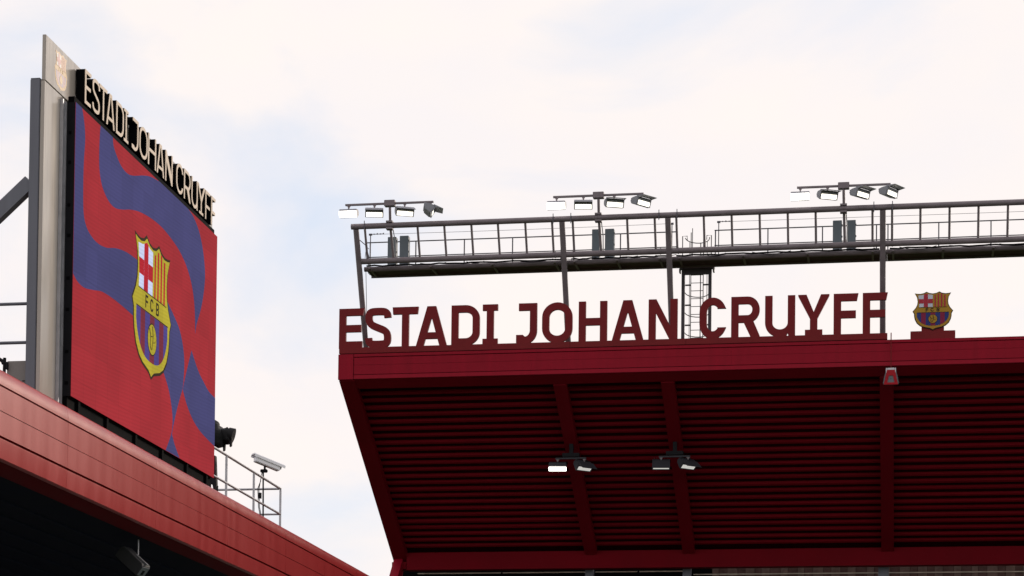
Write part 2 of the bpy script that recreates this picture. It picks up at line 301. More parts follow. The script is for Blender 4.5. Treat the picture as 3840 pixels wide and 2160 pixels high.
# ------------------------------------------------------------------ club crest (unit shield about 1.17 wide)
def crest(parent, sx, sz, cx, cz, y, st, c, thick=0.0, seams=True):
    """layers of cut sheet, each st proud of the one below; y is the face they are fixed to"""
    half = [(0, .530), (.10, .545), (.186, .587), (.26, .545), (.36, .527), (.45, .532), (.526, .545), (.500, .50), (.458, .42), (.440, .30), (.452, .20), (.495, .11), (.587, 0),
            (.545, -.07), (.540, -.16), (.520, -.25), (.465, -.36), (.37, -.445), (.26, -.492), (.15, -.515), (.08, -.530), (0, -.574)]
    out = half + [(-x, z) for x, z in half[-2:0:-1]]
    P = lambda l, k=1.0: [(cx + x * k * sx, cz + z * k * sz) for x, z in l]
    root = MB().prism([P(out)], y - st, y + thick).obj('shield_edge', c['black'], parent)
    MB().prism([P(out, 0.955)], y - 2 * st, y - st * 0.5).obj('shield', c['gold'], root)
    def piece(name, l, m, lev): MB().prism([P(l)], y - lev * st, y - (lev - 0.6) * st).obj(name, c[m], root)
    piece('white_quarter', [(-.40, .12), (-.385, .27), (-.425, .475), (-.30, .485), (-.186, .525), (-.10, .495), (-.004, .485), (-.004, .12)], 'white', 3)
    piece('cross_upright', [(-.262, .12), (-.143, .12), (-.143, .51), (-.186, .525), (-.262, .50)], 'red', 4)
    piece('cross_arm', [(-.395, .232), (-.266, .232), (-.266, .362), (-.405, .362)], 'red', 4)
    piece('cross_arm', [(-.139, .232), (-.004, .232), (-.004, .362), (-.139, .362)], 'red', 4)
    for a, b in ((.048, .086), (.138, .178), (.232, .272), (.324, .366)):
        piece('red_stripe', [(a, .12), (b, .12), (b, .48 + (.04 if .1 < a < .25 else 0)), (a, .48 + (.04 if .1 < a < .25 else 0))], 'red', 3)
    ed = (-.46, -.337, -.206, -.066, .07, .212, .341, .46); yb = lambda x: -.045 - .39 * math.sqrt(max(0, 1 - (abs(x) / .472) ** 2.6))
    for i in range(7):
        a, b = ed[i], ed[i + 1]; xs = [a + (b - a) * k / 8 for k in range(9)]
        piece('field_stripe', [(a + .001, -.045), (b - .001, -.045)] + [(x, yb(x)) for x in xs[::-1]], ('blue', 'garnet')[i % 2], 3)
    piece('band_line', [(-.465, -.045), (.465, -.045), (.465, -.036), (-.465, -.036)], 'black', 4)
    piece('band_line', [(-.41, .112), (.41, .112), (.41, .120), (-.41, .120)], 'black', 4)
    for ch, a, w in (('F', -.205, .075), ('C', -.062, .085), ('B', .110, .078)):
        MB().prism([P([(a + p[0], -.012 + p[1]) for p in l]) for l in letter(ch, w, .106, .17)], y - 4 * st, y - 2.5 * st).obj('crest_letter', c['black'], root)
    piece('ball_edge', arc(0, -.24, .135, .135, 0, 350, 23), 'black', 4)
    piece('ball', arc(0, -.24, .124, .124, 0, 350, 23), 'gold', 5)
    if seams:
        for l in ([(-.09, -.16), (-.05, -.22), (-.06, -.29), (-.03, -.33)], [(-.05, -.22), (.02, -.21), (.09, -.17)], [(-.01, -.33), (.01, -.27), (.08, -.25), (.12, -.22)], [(.0, -.13), (.02, -.21), (.01, -.27)]):
            q = spline(l, 4); wd = .007
            piece('ball_seam', [(p[0] - wd, p[1] - wd * .6) for p in q] + [(p[0] + wd, p[1] + wd * .6) for p in q[::-1]], 'black', 6)
    return root

# ================================================================== SETTING
tag(MB().box(-1500, 1500, -600, 3000, -0.5, 0.0).obj('ground', 'pitch'), kind='structure')

# ================================================================== MAIN STAND
LEN = 42.0; SL = 4.55 / 7.75                      # roof falls SL metres per metre towards the back
ws = lambda b: -SL * b
SEC = 1 / math.cos(math.atan(SL))
stand = thing('main_stand', RF, (0, 8.6, -15.88), 'dark recessed upper tier of the main stand under its red canopy', 'grandstand')
def SP(mb): mb.v = [(x, y - 8.6, z + 15.88) for x, y, z in mb.v]; return mb
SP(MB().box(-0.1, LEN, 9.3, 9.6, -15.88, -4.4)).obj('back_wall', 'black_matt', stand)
for u, w in ((6.51, .26), (9.78, .27), (16.2, .34), (22.9, .34)):
    SP(MB().box(u, u + w, 8.1, 8.4, -15.88, -4.75)).obj('column', 'mast_grey', stand)
SP(MB().beam((0.19, 7.85, -4.62), (0.16, 5.9, -6.6), 0.42, 0.30, up=(1, 0, 0))).obj('raking_strut', 'red_fascia', stand)
SP(MB().box(-0.1, 0.42, 3.5, 9.3, -15.88, -6.45)).obj('end_wall', 'concrete', stand)
for a, b in ((0.66, 3.55), (3.62, 6.49), (6.80, 8.2), (8.28, 9.76)):
    SP(MB().box(a, b, 8.55, 8.6, -4.915, -4.885)).obj('pale_rail', 'pale_strip', stand)  # narrow pale rail pieces below the rear beam
SP(MB().box(10.1, LEN, 8.55, 8.6, -5.03, -5.00)).obj('rail', 'pale_strip', stand)
pan_m = [None, None]
x = 10.7; i = 0
while x < 22:
    w = 0.22 + 0.16 * ((i * 37) % 5) / 5
    SP(MB().box(x, x + w - 0.012, 8.9 + 0.02 * (i % 2), 9.0, -6.2, -4.72)).obj('wall_panel', ('brown_panel', 'brown_panel2')[i % 2], stand)
    x += w; i += 1
for k in range(16):                                # seating terrace, below the frame
    SP(MB().box(0.45, LEN, 8.0 - 0.9 * (k + 1), 8.0 - 0.9 * k - 0.003, -15.88, -7.2 - 0.5 * k)).obj('terrace_step', 'concrete', stand)

roof = thing('canopy_roof', RF, (0, 0, 0), 'dark red cantilever canopy with ribbed underside carrying the letter sign', 'roof')
# fascia: panels proud of a recessed backing
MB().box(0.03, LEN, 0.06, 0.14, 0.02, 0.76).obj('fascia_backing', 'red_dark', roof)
MB().box(-0.02, 0.455, -0.012, 0.055, 0.0, 0.775).obj('corner_panel', 'red_fascia', roof, bevel=0.006)
sm = [0.47, 5.97, 11.97, 17.97, 23.97, 29.97, 35.97, LEN]
for k in range(len(sm) - 1):
    a, b = sm[k] + 0.0012, sm[k + 1] - 0.0012
    MB().extrude_x([(0.005, 0.44), (0.0, 0.665), (0.058, 0.665), (0.058, 0.44)], a, b).obj('fascia_panel', 'red_fascia', roof)
    MB().extrude_x([(0.004, 0.150), (0.001, 0.433), (0.058, 0.433), (0.058, 0.150)], a, b).obj('fascia_panel', 'red_fascia', roof)
    MB().extrude_x([(0.012, 0.682), (-0.006, 0.690), (-0.006, 0.775), (0.058, 0.775), (0.058, 0.682)], a, b).obj('top_trim', 'red_fascia', roof)
    MB().extrude_x([(0.020, 0.0), (-0.008, 0.012), (0.006, 0.132), (0.058, 0.132), (0.058, 0.0)], a, b).obj('bottom_trim', 'red_fascia', roof)
def slab(b0, b1, d0, d1):                           # profile along the slope between depths d0, d1 above the underside line
    return [(b0, ws(b0) + d0 * SEC), (b1, ws(b1) + d0 * SEC), (b1, ws(b1) + d1 * SEC), (b0, ws(b0) + d1 * SEC)]
MB().extrude_x(slab(0.142, 8.2, 0.26, 0.62), 0.0, LEN).obj('roof_deck', 'red_dark', roof)  # darker red than the ribs, shade of the gaps put into the colour
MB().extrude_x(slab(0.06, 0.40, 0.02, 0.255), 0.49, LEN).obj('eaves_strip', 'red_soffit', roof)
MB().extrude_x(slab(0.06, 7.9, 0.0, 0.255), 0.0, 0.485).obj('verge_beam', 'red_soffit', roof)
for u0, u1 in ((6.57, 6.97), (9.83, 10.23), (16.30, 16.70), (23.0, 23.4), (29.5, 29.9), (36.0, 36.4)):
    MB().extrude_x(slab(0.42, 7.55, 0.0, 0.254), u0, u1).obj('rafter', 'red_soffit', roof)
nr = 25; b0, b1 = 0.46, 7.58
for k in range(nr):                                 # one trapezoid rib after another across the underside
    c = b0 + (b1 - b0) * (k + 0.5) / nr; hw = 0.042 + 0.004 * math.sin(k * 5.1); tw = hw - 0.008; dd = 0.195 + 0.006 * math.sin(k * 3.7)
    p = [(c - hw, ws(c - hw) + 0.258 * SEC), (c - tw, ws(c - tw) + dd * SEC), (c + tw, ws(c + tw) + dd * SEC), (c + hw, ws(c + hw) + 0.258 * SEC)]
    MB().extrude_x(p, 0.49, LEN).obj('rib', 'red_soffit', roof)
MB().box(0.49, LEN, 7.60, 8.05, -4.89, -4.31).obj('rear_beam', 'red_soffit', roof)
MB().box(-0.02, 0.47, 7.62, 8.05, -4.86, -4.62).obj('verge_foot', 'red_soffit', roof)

# --- letter sign on the canopy
sign = thing('letter_sign', RF, (0, 0.28, 0.775), 'dark red free-standing capital letters reading ESTADI JOHAN CRUYFF on the canopy edge', 'sign')
TXT = 'ESTADIJOHANCRUYFF'
EXT = [(-.086, .704), (.738, 1.55), (1.592, 2.401), (2.326, 3.298), (3.43, 4.306), (4.396, 4.865), (5.432, 6.07), (6.225, 7.153), (7.34, 8.207), (8.344, 9.311), (9.455, 10.328), (10.982, 11.777), (11.928, 12.774), (12.932, 13.821), (13.907, 14.823), (14.948, 15.672), (15.797, 16.526)]
for ch, (a, b) in zip(TXT, EXT):
    MB().prism(letter(ch, b - a, 1.235, 0.178, a, 1.018 - 0.775), 0.0, 0.10).obj('letter', 'letter_red', sign)
sx_ = [(-0.03, 3.4), (3.404, 7.1), (7.104, 10.6), (10.604, 16.52)]
for a, b in sx_:
    MB().box(a, b, -0.18, -0.02, 0.045, 0.228).obj('plinth', 'letter_red', sign, bevel=0.006)
MB().box(0.0, 16.5, -0.155, 0.16, 0.001, 0.044).obj('plinth_foot', 'red_dark', sign)
MB().box(-0.02, 16.5, -0.018, 0.16, 0.050, 0.200).obj('plinth_back', 'letter_red', sign)

# --- crest on the canopy
cs = thing('crest_sign', RF, (17.83, 0.30, 0.775), 'painted football club crest shield standing on a red block beside the letter sign', 'sign')
MB().box(-0.645, 0.645, -0.20, 0.20, 0.0, 0.255).obj('plinth', 'letter_red', cs, bevel=0.006)
MB().box(-0.325, 0.325, 0.02, 0.14, 0.256, 0.55).obj('neck', 'letter_red', cs)
crest(cs, 1.0, 0.985, 0.0, 0.882, 0.0, 0.006, dict(black='c_black', gold='gold', white='c_white', red='c_red', blue='c_blue', garnet='c_garnet'), thick=0.018)

# --- red loudspeaker hung over the fascia
ls = thing('hanging_loudspeaker', RF, (16.63, -0.17, -0.60), 'small red and grey trapezoid loudspeaker hanging on a rod below the canopy edge', 'loudspeaker')
MB().prism([[(-.205, 0), (.205, 0), (.112, .43), (-.112, .43)], [(-.105, .06), (-.060, .265), (.060, .265), (.105, .06)]], -0.10, -0.03).obj('front_frame', 'speaker_red', ls)
MB().prism([[(-.104, .061), (.104, .061), (.059, .264), (-.059, .264)]], -0.075, -0.035).obj('grille', 'horn_grey', ls)
MB().tube([(0, -0.082, .17), (0, -0.07, .17)], 0.012).obj('grille_screw', 'black_metal', ls)
for s in (-1, 1):
    MB().prism([[(s * .165, .03), (s * .228, .05), (s * .195, .24), (s * .150, .40), (s * .112, .42)]], -0.028, 0.14).obj('side_shell', 'horn_grey', ls)
MB().box(-.16, .16, -0.026, 0.12, 0.02, 0.40).obj('cabinet_body', 'speaker_grey', ls)
MB().box(-.10, .10, -0.06, 0.08, 0.432, 0.50).obj('clamp', 'galvanised', ls, bevel=0.008)
for s in (-1, 1): MB().box(s * .125 - .02, s * .125 + .02, -0.04, 0.06, 0.36, 0.50).obj('clamp_cheek', 'galvanised', ls)
MB().tube([(0, 0.0, .50), (0, 0.0, 1.54)], 0.016).obj('rod', 'letter_red', ls)
MB().beam((0, 0.0, 1.44), (0, 0.33, 1.44), 0.03, 0.03).obj('arm', 'letter_red', ls)

# --- lighting gantry
gt = thing('lighting_gantry', RF, (0, 0, 0), 'grey tubular steel gantry with walkway standing above the main canopy', 'gantry')
TB, TW, BB, BW = 0.10, 4.735, 0.55, 3.772
MB().tube([(0.30, TB, TW), (29.6, TB, TW)], 0.086, 20).obj('top_chord', 'steel_grey', gt)
MB().tube([(0.42, BB, BW), (29.6, BB, BW)], 0.088, 20).obj('bottom_chord', 'steel_grey', gt)
PST = (0.45, 6.83, 10.03, 16.37, 22.8, 29.3)
for u in PST:
    MB().tube([(u, 2.50, -0.60), (u, TB, TW - 0.085)], 0.088, 16).obj('post', 'steel_grey', gt)
RU = (0.72, 2.37, 3.2, 4.04, 4.86, 5.7, 6.52, 7.15, 8.8, 9.63, 10.28, 11.1, 11.93, 12.76, 13.59, 14.41, 16.07, 16.64, 17.46, 18.3, 19.13, 19.97, 20.8, 21.6)
for u in RU:
    MB().tube([(u, BB - 0.03, BW + 0.06), (u, TB + 0.03, TW - 0.06)], 0.036, 10).obj('rung', 'steel_grey', gt)
for u in PST:
    for d in (-0.26, 0.28):
        if u + d < 0.5: continue
        MB().box(u + d - .012, u + d + .012, TB - 0.10, TB - 0.082, TW - 0.16, TW + 0.15).obj('clamp_bolt', 'steel_thin', gt)
        MB().tube([(u + d - .015, BB, BW), (u + d + .015, BB, BW)], 0.098, 14).obj('clamp_ring', 'steel_grey', gt)
        MB().tube([(u + d - .015, TB, TW), (u + d + .015, TB, TW)], 0.092, 14).obj('clamp_ring', 'steel_grey', gt)
for a, b in zip(PST[:-1], PST[1:]):
    MB().tube([(a + 0.10, 0.84, 3.60), (b + 0.098, 0.84, 3.60)], 0.074, 14).obj('walkway_edge_beam', 'steel_grey', gt)
    MB().box(a + 0.12, b + 0.116, 0.93, 1.66, 3.60, 3.64).obj('walkway_deck', 'deck', gt)
    MB().box(a + 0.12, b + 0.116, 1.662, 1.70, 3.54, 3.66).obj('toe_board', 'steel_grey', gt)
    MB().tube([(a + .2 + (b - a - .3) * k / 24, 0.70, 3.665 + 0.022 * math.sin(k * 2.3) * math.sin(k * 0.9 + a)) for k in range(25)], 0.026, 6).obj('cable_bundle', 'black_metal', gt)
    n = max(2, int((b - a) / 1.6))
    for k in range(n + 1):
        u = a + 0.3 + (b - a - 0.6) * k / n
        MB().box(u - .03, u + .03, 0.60, 1.64, 3.555, 3.597).obj('deck_bracket', 'steel_grey', gt)
for w, r in ((4.642, 0.019), (4.178, 0.017)):
    for a, b in ((0.44, 10.15), (11.30, 29.4)):
        MB().tube([(a, 1.60, w), (b, 1.60, w)], r, 8).obj('guard_rail', 'steel_thin', gt)
for u in (0.54, 2.0, 3.54, 5.06, 6.58, 6.98, 8.42, 9.9, 11.33, 12.92, 14.56, 16.17, 16.51, 18.01, 19.54, 21.0):
    MB().box(u - .018, u + .018, 1.585, 1.615, 3.641, 4.64).obj('rail_post', 'steel_thin', gt)
MB().tube([(0.36, 0.9, 4.55), (0.47, 1.3, 4.48), (0.50, 1.58, 4.2), (0.50, 1.58, 3.66)], 0.014, 8).obj('end_rail', 'steel_thin', gt)
MB().tube([(0.62, 0.62, 3.9), (0.56, 1.0, 4.35), (0.52, 1.5, 4.42)], 0.010, 6).obj('end_rail', 'steel_thin', gt)
for a, b in ((0.52, 9.99), (11.42, 29.3)):
    for u in (a, b):
        MB().tube([(u, 1.66, 3.64), (u, 1.70, 4.93)], 0.016, 8).obj('wire_post', 'steel_thin', gt)
        MB().box(u - .05, u + .05, 1.67, 1.73, 4.90, 4.95).obj('wire_clip', 'steel_thin', gt)
    MB().tube([(a, 1.70, 4.93)] + [(a + (b - a) * k / 8, 1.70, 4.93 - 0.02 * math.sin(math.pi * k / 8)) for k in range(1, 8)] + [(b, 1.70, 4.93)], 0.006, 6).obj('safety_wire', 'steel_thin', gt)
    MB().tube([(a + .05, 1.70, 4.935), (a + .42, 1.70, 4.935)], 0.012, 6).obj('wire_tensioner', 'steel_thin', gt)
    for k in range(4): MB().box(a + .10 + .1 * k, a + .13 + .1 * k, 1.685, 1.715, 4.92, 4.952 + .012 * (k % 2)).obj('tensioner_nut', 'steel_thin', gt)
rc = random.Random(4)
for k in range(14):
    a = 0.9 + k * 1.45; b = a + rc.uniform(.5, 1.3); sg0 = rc.uniform(.03, .10)
    MB().tube([(a + (b - a) * t / 8, BB + .11, BW - .085 - sg0 * math.sin(math.pi * t / 8)) for t in range(9)], 0.011, 6).obj('loose_cable', 'black_metal', gt)
MB().tube([(0.62, 1.10, -0.3), (0.66, 0.8, 2.0), (0.62, 0.75, 3.5)], 0.009, 6).obj('cable', 'black_metal', gt)

# --- caged ladder
ld = thing('caged_ladder', RF, (10.74, 1.9, -0.45), 'steel ladder inside a hooped cage rising from the canopy to the gantry', 'ladder')
Z = lambda w: w + 0.45
for u in (-.41, .41): MB().box(u - .05, u + .05, -.05, .05, 0.0, Z(3.64)).obj('frame_post', 'steel_dark', ld)
MB().box(-.36, .36, -.04, .04, Z(3.38), Z(3.60)).obj('frame_head', 'steel_dark', ld)
MB().box(-.52, .55, -.12, .10, Z(3.55), Z(3.64)).obj('head_plate', 'steel_dark', ld)
for u in (-.51, .52): MB().box(u - .022, u + .022, -.12, .10, Z(3.44), Z(3.549)).obj('head_lug', 'steel_dark', ld)
for u in (-.19, .19): MB().tube([(u, .12, 0.0), (u, .12, Z(4.72))], 0.014, 8).obj('stile', 'steel_dark', ld)
k = 0.2
while k < Z(3.5): MB().tube([(-.18, .12, k), (.18, .12, k)], 0.011, 8).obj('rung', 'steel_dark', ld); k += 0.243
for w in (2.86, 2.24, 1.62, 1.0, 4.55):
    MB().tube([(.37 * math.cos(math.radians(a)), .12 + .62 * math.sin(math.radians(a)), Z(w)) for a in range(180, -1, -15)], 0.014, 6).obj('cage_hoop', 'steel_dark', ld)
    if w < 4: [MB().box(min(s * .19, s * .36), max(s * .19, s * .36), .10, .14, Z(w + .21), Z(w + .25)).obj('stile_bracket', 'steel_dark', ld) for s in (-1, 1)]
MB().box(.035, .065, .73, .75, 0.55, Z(4.55)).obj('cage_bar', 'steel_dark', ld)
for s in (-1, 1): MB().tube([(s * .27, .52, Z(1.0)), (s * .27, .52, Z(4.55))], 0.010, 6).obj('cage_bar', 'steel_dark', ld)
MB().tube([(-.15, .12, Z(3.6)), (-.15, .12, Z(4.85))], 0.012, 6).obj('grab_post', 'steel_dark', ld)
for s in (-1, 1):
    MB().tube([(s * .44, .0, Z(3.64)), (s * .44, .0, Z(4.58)), (s * .30, .0, Z(4.58)), (s * .30, .0, Z(4.45))], 0.015, 8).obj('grab_rail', 'steel_dark', ld)

# --- electrical cabinets
ce = ('above the letters ST', 'above the letter H', 'above the first F')
for i, (a, b, w) in enumerate(((1.19, 1.46, 4.69), (1.57, 1.85, 4.715), (7.59, 7.82, 4.70), (7.99, 8.27, 4.70), (14.88, 15.15, 4.705), (15.29, 15.56, 4.70))):
    c = thing('electrical_cabinet', RF, ((a + b) / 2, 1.32, 3.641), ('blue-grey cabinet partly behind the floodlight pole on the gantry ' if i % 2 == 0 else 'blue-grey cabinet standing clear of the floodlight pole on the gantry ') + ce[i // 2], 'cabinet', 'cabinets on the gantry')
    hw = (b - a) / 2
    MB().box(-hw, hw, -.12, .12, 0.03, w - 3.641).obj('cabinet_body', 'cabinet', c, bevel=0.008)
    MB().box(-hw + .015, hw - .015, -.128, -.1205, 0.06, w - 3.641 - .03).obj('door', 'cabinet', c)
    MB().box(-hw + .02, hw - .02, -.10, .10, 0.0, 0.029).obj('foot', 'black_metal', c)
    for z in (.22, .55, .9): MB().box(hw + .001, hw + .02, -.10, -.06, z, z + .05).obj('hinge', 'steel_thin', c)

# --- floodlights
def lamp_parts(t, m, yaw, tilt=0.0, drop=0.17, bm='flood_body_glare'):
    """hangs from its origin; the lens looks along -y and down"""
    R_ = Matrix.Rotation(math.radians(yaw), 4, 'Z') @ Matrix.Translation((0, 0, -drop)) @ Matrix.Rotation(math.radians(tilt), 4, 'X')
    def put(mb, name, mm, par, bv=0.0):
        mb.v = [tuple(R_ @ Vector(p)) for p in mb.v]; return mb.obj(name, mm, par, bevel=bv)
    MB().prism([[(-.055, 0.0), (.055, 0.0), (.022, -.05), (.016, -drop + .02), (-.016, -drop + .02), (-.022, -.05)]], -.03, .03).obj('bracket', 'steel_grey', t)
    h = put(MB().extrude_x([(-.10, 0.0), (.10, .02), (.19, -.05), (.17, -.15), (-.02, -.265), (-.055, -.235), (-.14, -.06)], -.275, .275), 'housing', bm, t, 0.012)
    top = (-.138, -.068) if m == 'lamp_hot' and bm == 'flood_body_glare' else (-.112, -.124)
    big = m == 'lamp_hot'
    lw = .270 if big else .246; ex = .030 if big else .009  # glaring lamps: lens enlarged over the frame, glare put into its size
    put(MB().extrude_x([top, (-.052, -.246), (-.052 - ex, -.254), (top[0] - ex, top[1] - .008)], -lw, lw), 'lens', m, h)
    if big: return MB().tube([(-.12, .0, -drop + .02), (-.10, .05, -drop - .03)], .008, 6).obj('supply_cable', 'black_metal', t)
    for s in (-1, 1): put(MB().extrude_x([(-.148, -.045), (-.052, -.250), (-.076, -.258), (-.172, -.052)], s * .262 - .014, s * .262 + .014), 'lens_frame', bm, h)
    put(MB().extrude_x([(-.054, -.246), (-.05, -.262), (-.085, -.272), (-.085, -.256)], -.275, .275), 'lens_frame', bm, h)
    v = put(MB().extrude_x([(-.10, .004), (-.40, -.075), (-.402, -.068), (-.10, .016)], -.275, .275), 'visor', bm, t)
    for s in (-1, 1): put(MB().extrude_x([(-.142, -.055), (-.10, .002), (-.395, -.076)], s * .272 - .004, s * .272 + .004), 'visor_cheek', bm, v)
    for k in range(6): put(MB().box(-.22 + .08 * k, -.21 + .08 * k, .02, .20, -.12, .035), 'cooling_fin', bm, h)
where = ('above the letters ST', 'above the letter H', 'above the first F')
GL = 'floodlights on the gantry masts'
for i, (u, x0, x1, lamps) in enumerate(((1.507, .108, 2.866, (.212, 1.02, 1.967, 2.767)), (7.935, 6.557, 9.297, (6.657, 7.473, 8.407, 9.216)), (15.227, 13.86, 16.593, (13.956, 14.757, 15.697, 16.527)))):
    fm = thing('floodlight_mast', RF, (u, 0, 3.85), 'grey T-shaped pole carrying four floodlights on the gantry ' + where[i], 'light mast', 'floodlight masts')
    MB().tube([(0.03, BB - .01, 0.0), (0.012, TB + .02, TW - 3.85), (0, TB - .02, 5.34 - 3.85)], 0.042, 12).obj('pole', 'steel_grey', fm)
    MB().tube([(.09, BB + .05, 0.0), (.10, BB - .1, .45), (.065, TB + .12, .88)], 0.016, 8).obj('cable', 'galvanised', fm)
    MB().box(x0 - u, x1 - u, TB - .05, TB + .03, 5.385 - 3.85, 5.435 - 3.85).obj('crossbar', 'steel_grey', fm)
    MB().box(-.165, .165, TB - .11, TB + .09, 5.315 - 3.85, 5.50 - 3.85).obj('junction_box', 'steel_grey', fm, bevel=0.01)
    MB().box(-.10, .10, TB - .10, TB + .10, TW + .075 - 3.85, TW + .13 - 3.85).obj('base_plate', 'steel_grey', fm)
    MB().box(-.10, .10, TB - .10, TB + .10, TW - .13 - 3.85, TW - .078 - 3.85).obj('base_plate', 'steel_grey', fm)
    yaws = ((0, 12, 24, 104), (0, 8, 22, 52), (0, 26, 50, 58))[i]; tl = ((4, 10, 10, 8), (0, 10, -2, -8), (0, 0, -10, -12))[i]
    names = ('glaring white floodlight at the end of the crossbar ', 'lit floodlight next to the glaring one on the crossbar ', 'lit floodlight between pole and turned-away lamp on the crossbar ', 'floodlight turned sideways at the end of the crossbar ')
    for j, lu in enumerate(lamps):
        f = thing('floodlight', RF, (lu, TB - .01, 5.384), names[j] + where[i], 'floodlight', GL)
        lamp_parts(f, 'lamp_hot' if j == 0 else 'lamp_on', yaws[j], tl[j], drop=0.115)
# under the canopy
for i, (u, nm) in enumerate(((6.79, 'rafter below the letter O'), (10.03, 'rafter below the letter N'))):
    b = 2.75; z0 = ws(b) - 0.11
    fx = thing('lamp_bracket', RF, (u, b, z0), 'dark steel bracket with a short bar under the ' + nm, 'bracket', 'lamp brackets under the canopy')
    MB().prism([[(-.27, -.18), (.27, -.18), (.27, -.30), (-.27, -.30)]], -.10, .12).obj('gear_box', 'black_metal', fx, bevel=0.01)
    MB().box(-.06, .06, -.02, .10, -.179, 0.19).obj('stem', 'black_metal', fx)
    MB().box(-.49, .48, -.06, .02, -.365, -.32).obj('bar', 'lamp_body', fx)
    for s in (-1, 1): MB().box(s * .2 - .02, s * .2 + .02, -.03, .0, -.319, -.301).obj('bar_bolt', 'black_metal', fx)
    for j, (du, yw, m) in enumerate(((-.42, 6, 'lamp_hot' if i == 0 else 'lamp_glass_glow'), (.42, 42, 'lamp_glass_glow'))):
        f = thing('floodlight', RF, (u + du, b - .02, z0 - .368), (('glaring lit', 'unlit sideways') if i == 0 else ('unlit forward-facing', 'unlit sideways pale'))[j] + ' floodlight under the canopy, on the ' + nm, 'floodlight', 'floodlights under the canopy')
        lamp_parts(f, m, yw, ((14 if i == 0 else 32), 26)[j], drop=0.10, bm='lamp_body')
# ================================================================== END STAND (canopy edge with the screen on it)
S0, S1 = -6.0, 34.0
es = thing('end_stand', LF, (0, 7.0, -7.6), 'dark lower stand structure under the glossy red curved canopy', 'grandstand')
EP = lambda mb: (setattr(mb, 'v', [(x, y - 7.0, z + 7.6) for x, y, z in mb.v]), mb)[1]
EP(MB().box(S0, S1, 7.0, 7.3, -7.6, -1.8)).obj('back_wall', 'navy', es)
for k in range(8): EP(MB().box(S0, S1, 7.0 - .85 * (k + 1), 7.0 - .85 * k - .003, -7.6, -4.2 - .42 * k)).obj('terrace_step', 'concrete', es)
for s in (-3.0, 6.0, 15.0, 24.0): EP(MB().box(s - .15, s + .15, 6.6, 6.9, -4.6, -1.9)).obj('column', 'mast_grey', es)

cr_ = thing('end_canopy', LF, (0, 0, 0), 'glossy red canopy edge of folded panels carrying the big screen', 'roof')
SEAM = [S0, -1.43, 2.467, 6.37, 10.27, 14.17, 18.06, 21.96, 25.86, 29.76, S1]
def tilted(prof, a, b, k):
    """a panel never sits perfectly true: a little twist from end to end"""
    r = random.Random(k * 7 + 3); d0, d1 = r.uniform(-.006, .006), r.uniform(-.006, .006)
    n = len(prof); zc = sum(p[1] for p in prof) / n; mb = MB(); st = 6
    rows = []
    for i in range(st + 1):
        t = i / st; d = d0 + (d1 - d0) * t; bow = 0.004 * math.sin(math.pi * t)
        rows.append([(a + (b - a) * t, p[0] + (d * (p[1] - zc) * 3 - bow), p[1]) for p in prof])
    v = [p for q in rows for p in q]; f = []
    for i in range(st):
        for j in range(n): f.append((i * n + j, i * n + (j + 1) % n, (i + 1) * n + (j + 1) % n, (i + 1) * n + j))
    f.append(tuple(range(n))); f.append(tuple(st * n + j for j in range(n)))
    return mb.add(v, f)
# profiles are (y into the roof, z)
capo = [(0.30, 0.040)] + [(0.10 - 0.10 * math.sin(math.radians(a)), -0.185 + 0.230 * math.cos(math.radians(a))) for a in range(0, 90, 9)] + [(0.0, -0.185), (0.05, -0.187), (0.30, -0.187)]
for k in range(len(SEAM) - 1):
    a, b = SEAM[k] + .003, SEAM[k + 1] - .003
    tilted(capo, a, b, k).obj('edge_capping', 'red_gloss', cr_, smooth=40)
    tilted([(0.000, -0.208), (0.000, -0.516), (0.05, -0.516), (0.05, -0.208)], a, b, k + 20).obj('fascia_panel', 'red_gloss', cr_)
    tilted([(0.000, -0.5235), (0.000, -0.832), (0.05, -0.832), (0.05, -0.5235)], a, b, k + 20).obj('fascia_panel', 'red_gloss', cr_)
    tilted([(0.004, -0.862), (0.004, -0.900), (0.016, -1.110), (0.045, -1.126), (0.08, -1.126), (0.08, -0.862)], a, b, k + 60).obj('lower_lip', 'red_gloss', cr_)
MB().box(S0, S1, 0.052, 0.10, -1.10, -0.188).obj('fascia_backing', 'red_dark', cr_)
MB().extrude_x([(0.09, -1.118), (0.30, -1.20), (0.34, -1.20), (0.34, -1.10), (0.09, -1.08)], S0, S1).obj('soffit_trim', 'red_soffit', cr_)
MB().extrude_x([(0.341, -1.185), (7.0, -2.0), (7.0, -1.9), (0.341, -1.10)], S0, S1).obj('soffit', 'navy', cr_)
k = 0.9
while k < 7.0:                                     # soffit boards seen end-on from below
    z = -1.185 - (k - .341) * (.815 / 6.659)
    MB().extrude_x([(k, z - .002), (k + .012, z - .028), (k + .10, z - .040), (k + .112, z - .016)], S0, S1).obj('soffit_rib', 'navy', cr_); k += 0.42
MB().extrude_x([(0.305, 0.02), (0.5, -0.06), (7.3, -0.40), (7.3, -0.55), (0.305, -0.19)], S0, S1).obj('roof_sheet', 'red_dark', cr_)

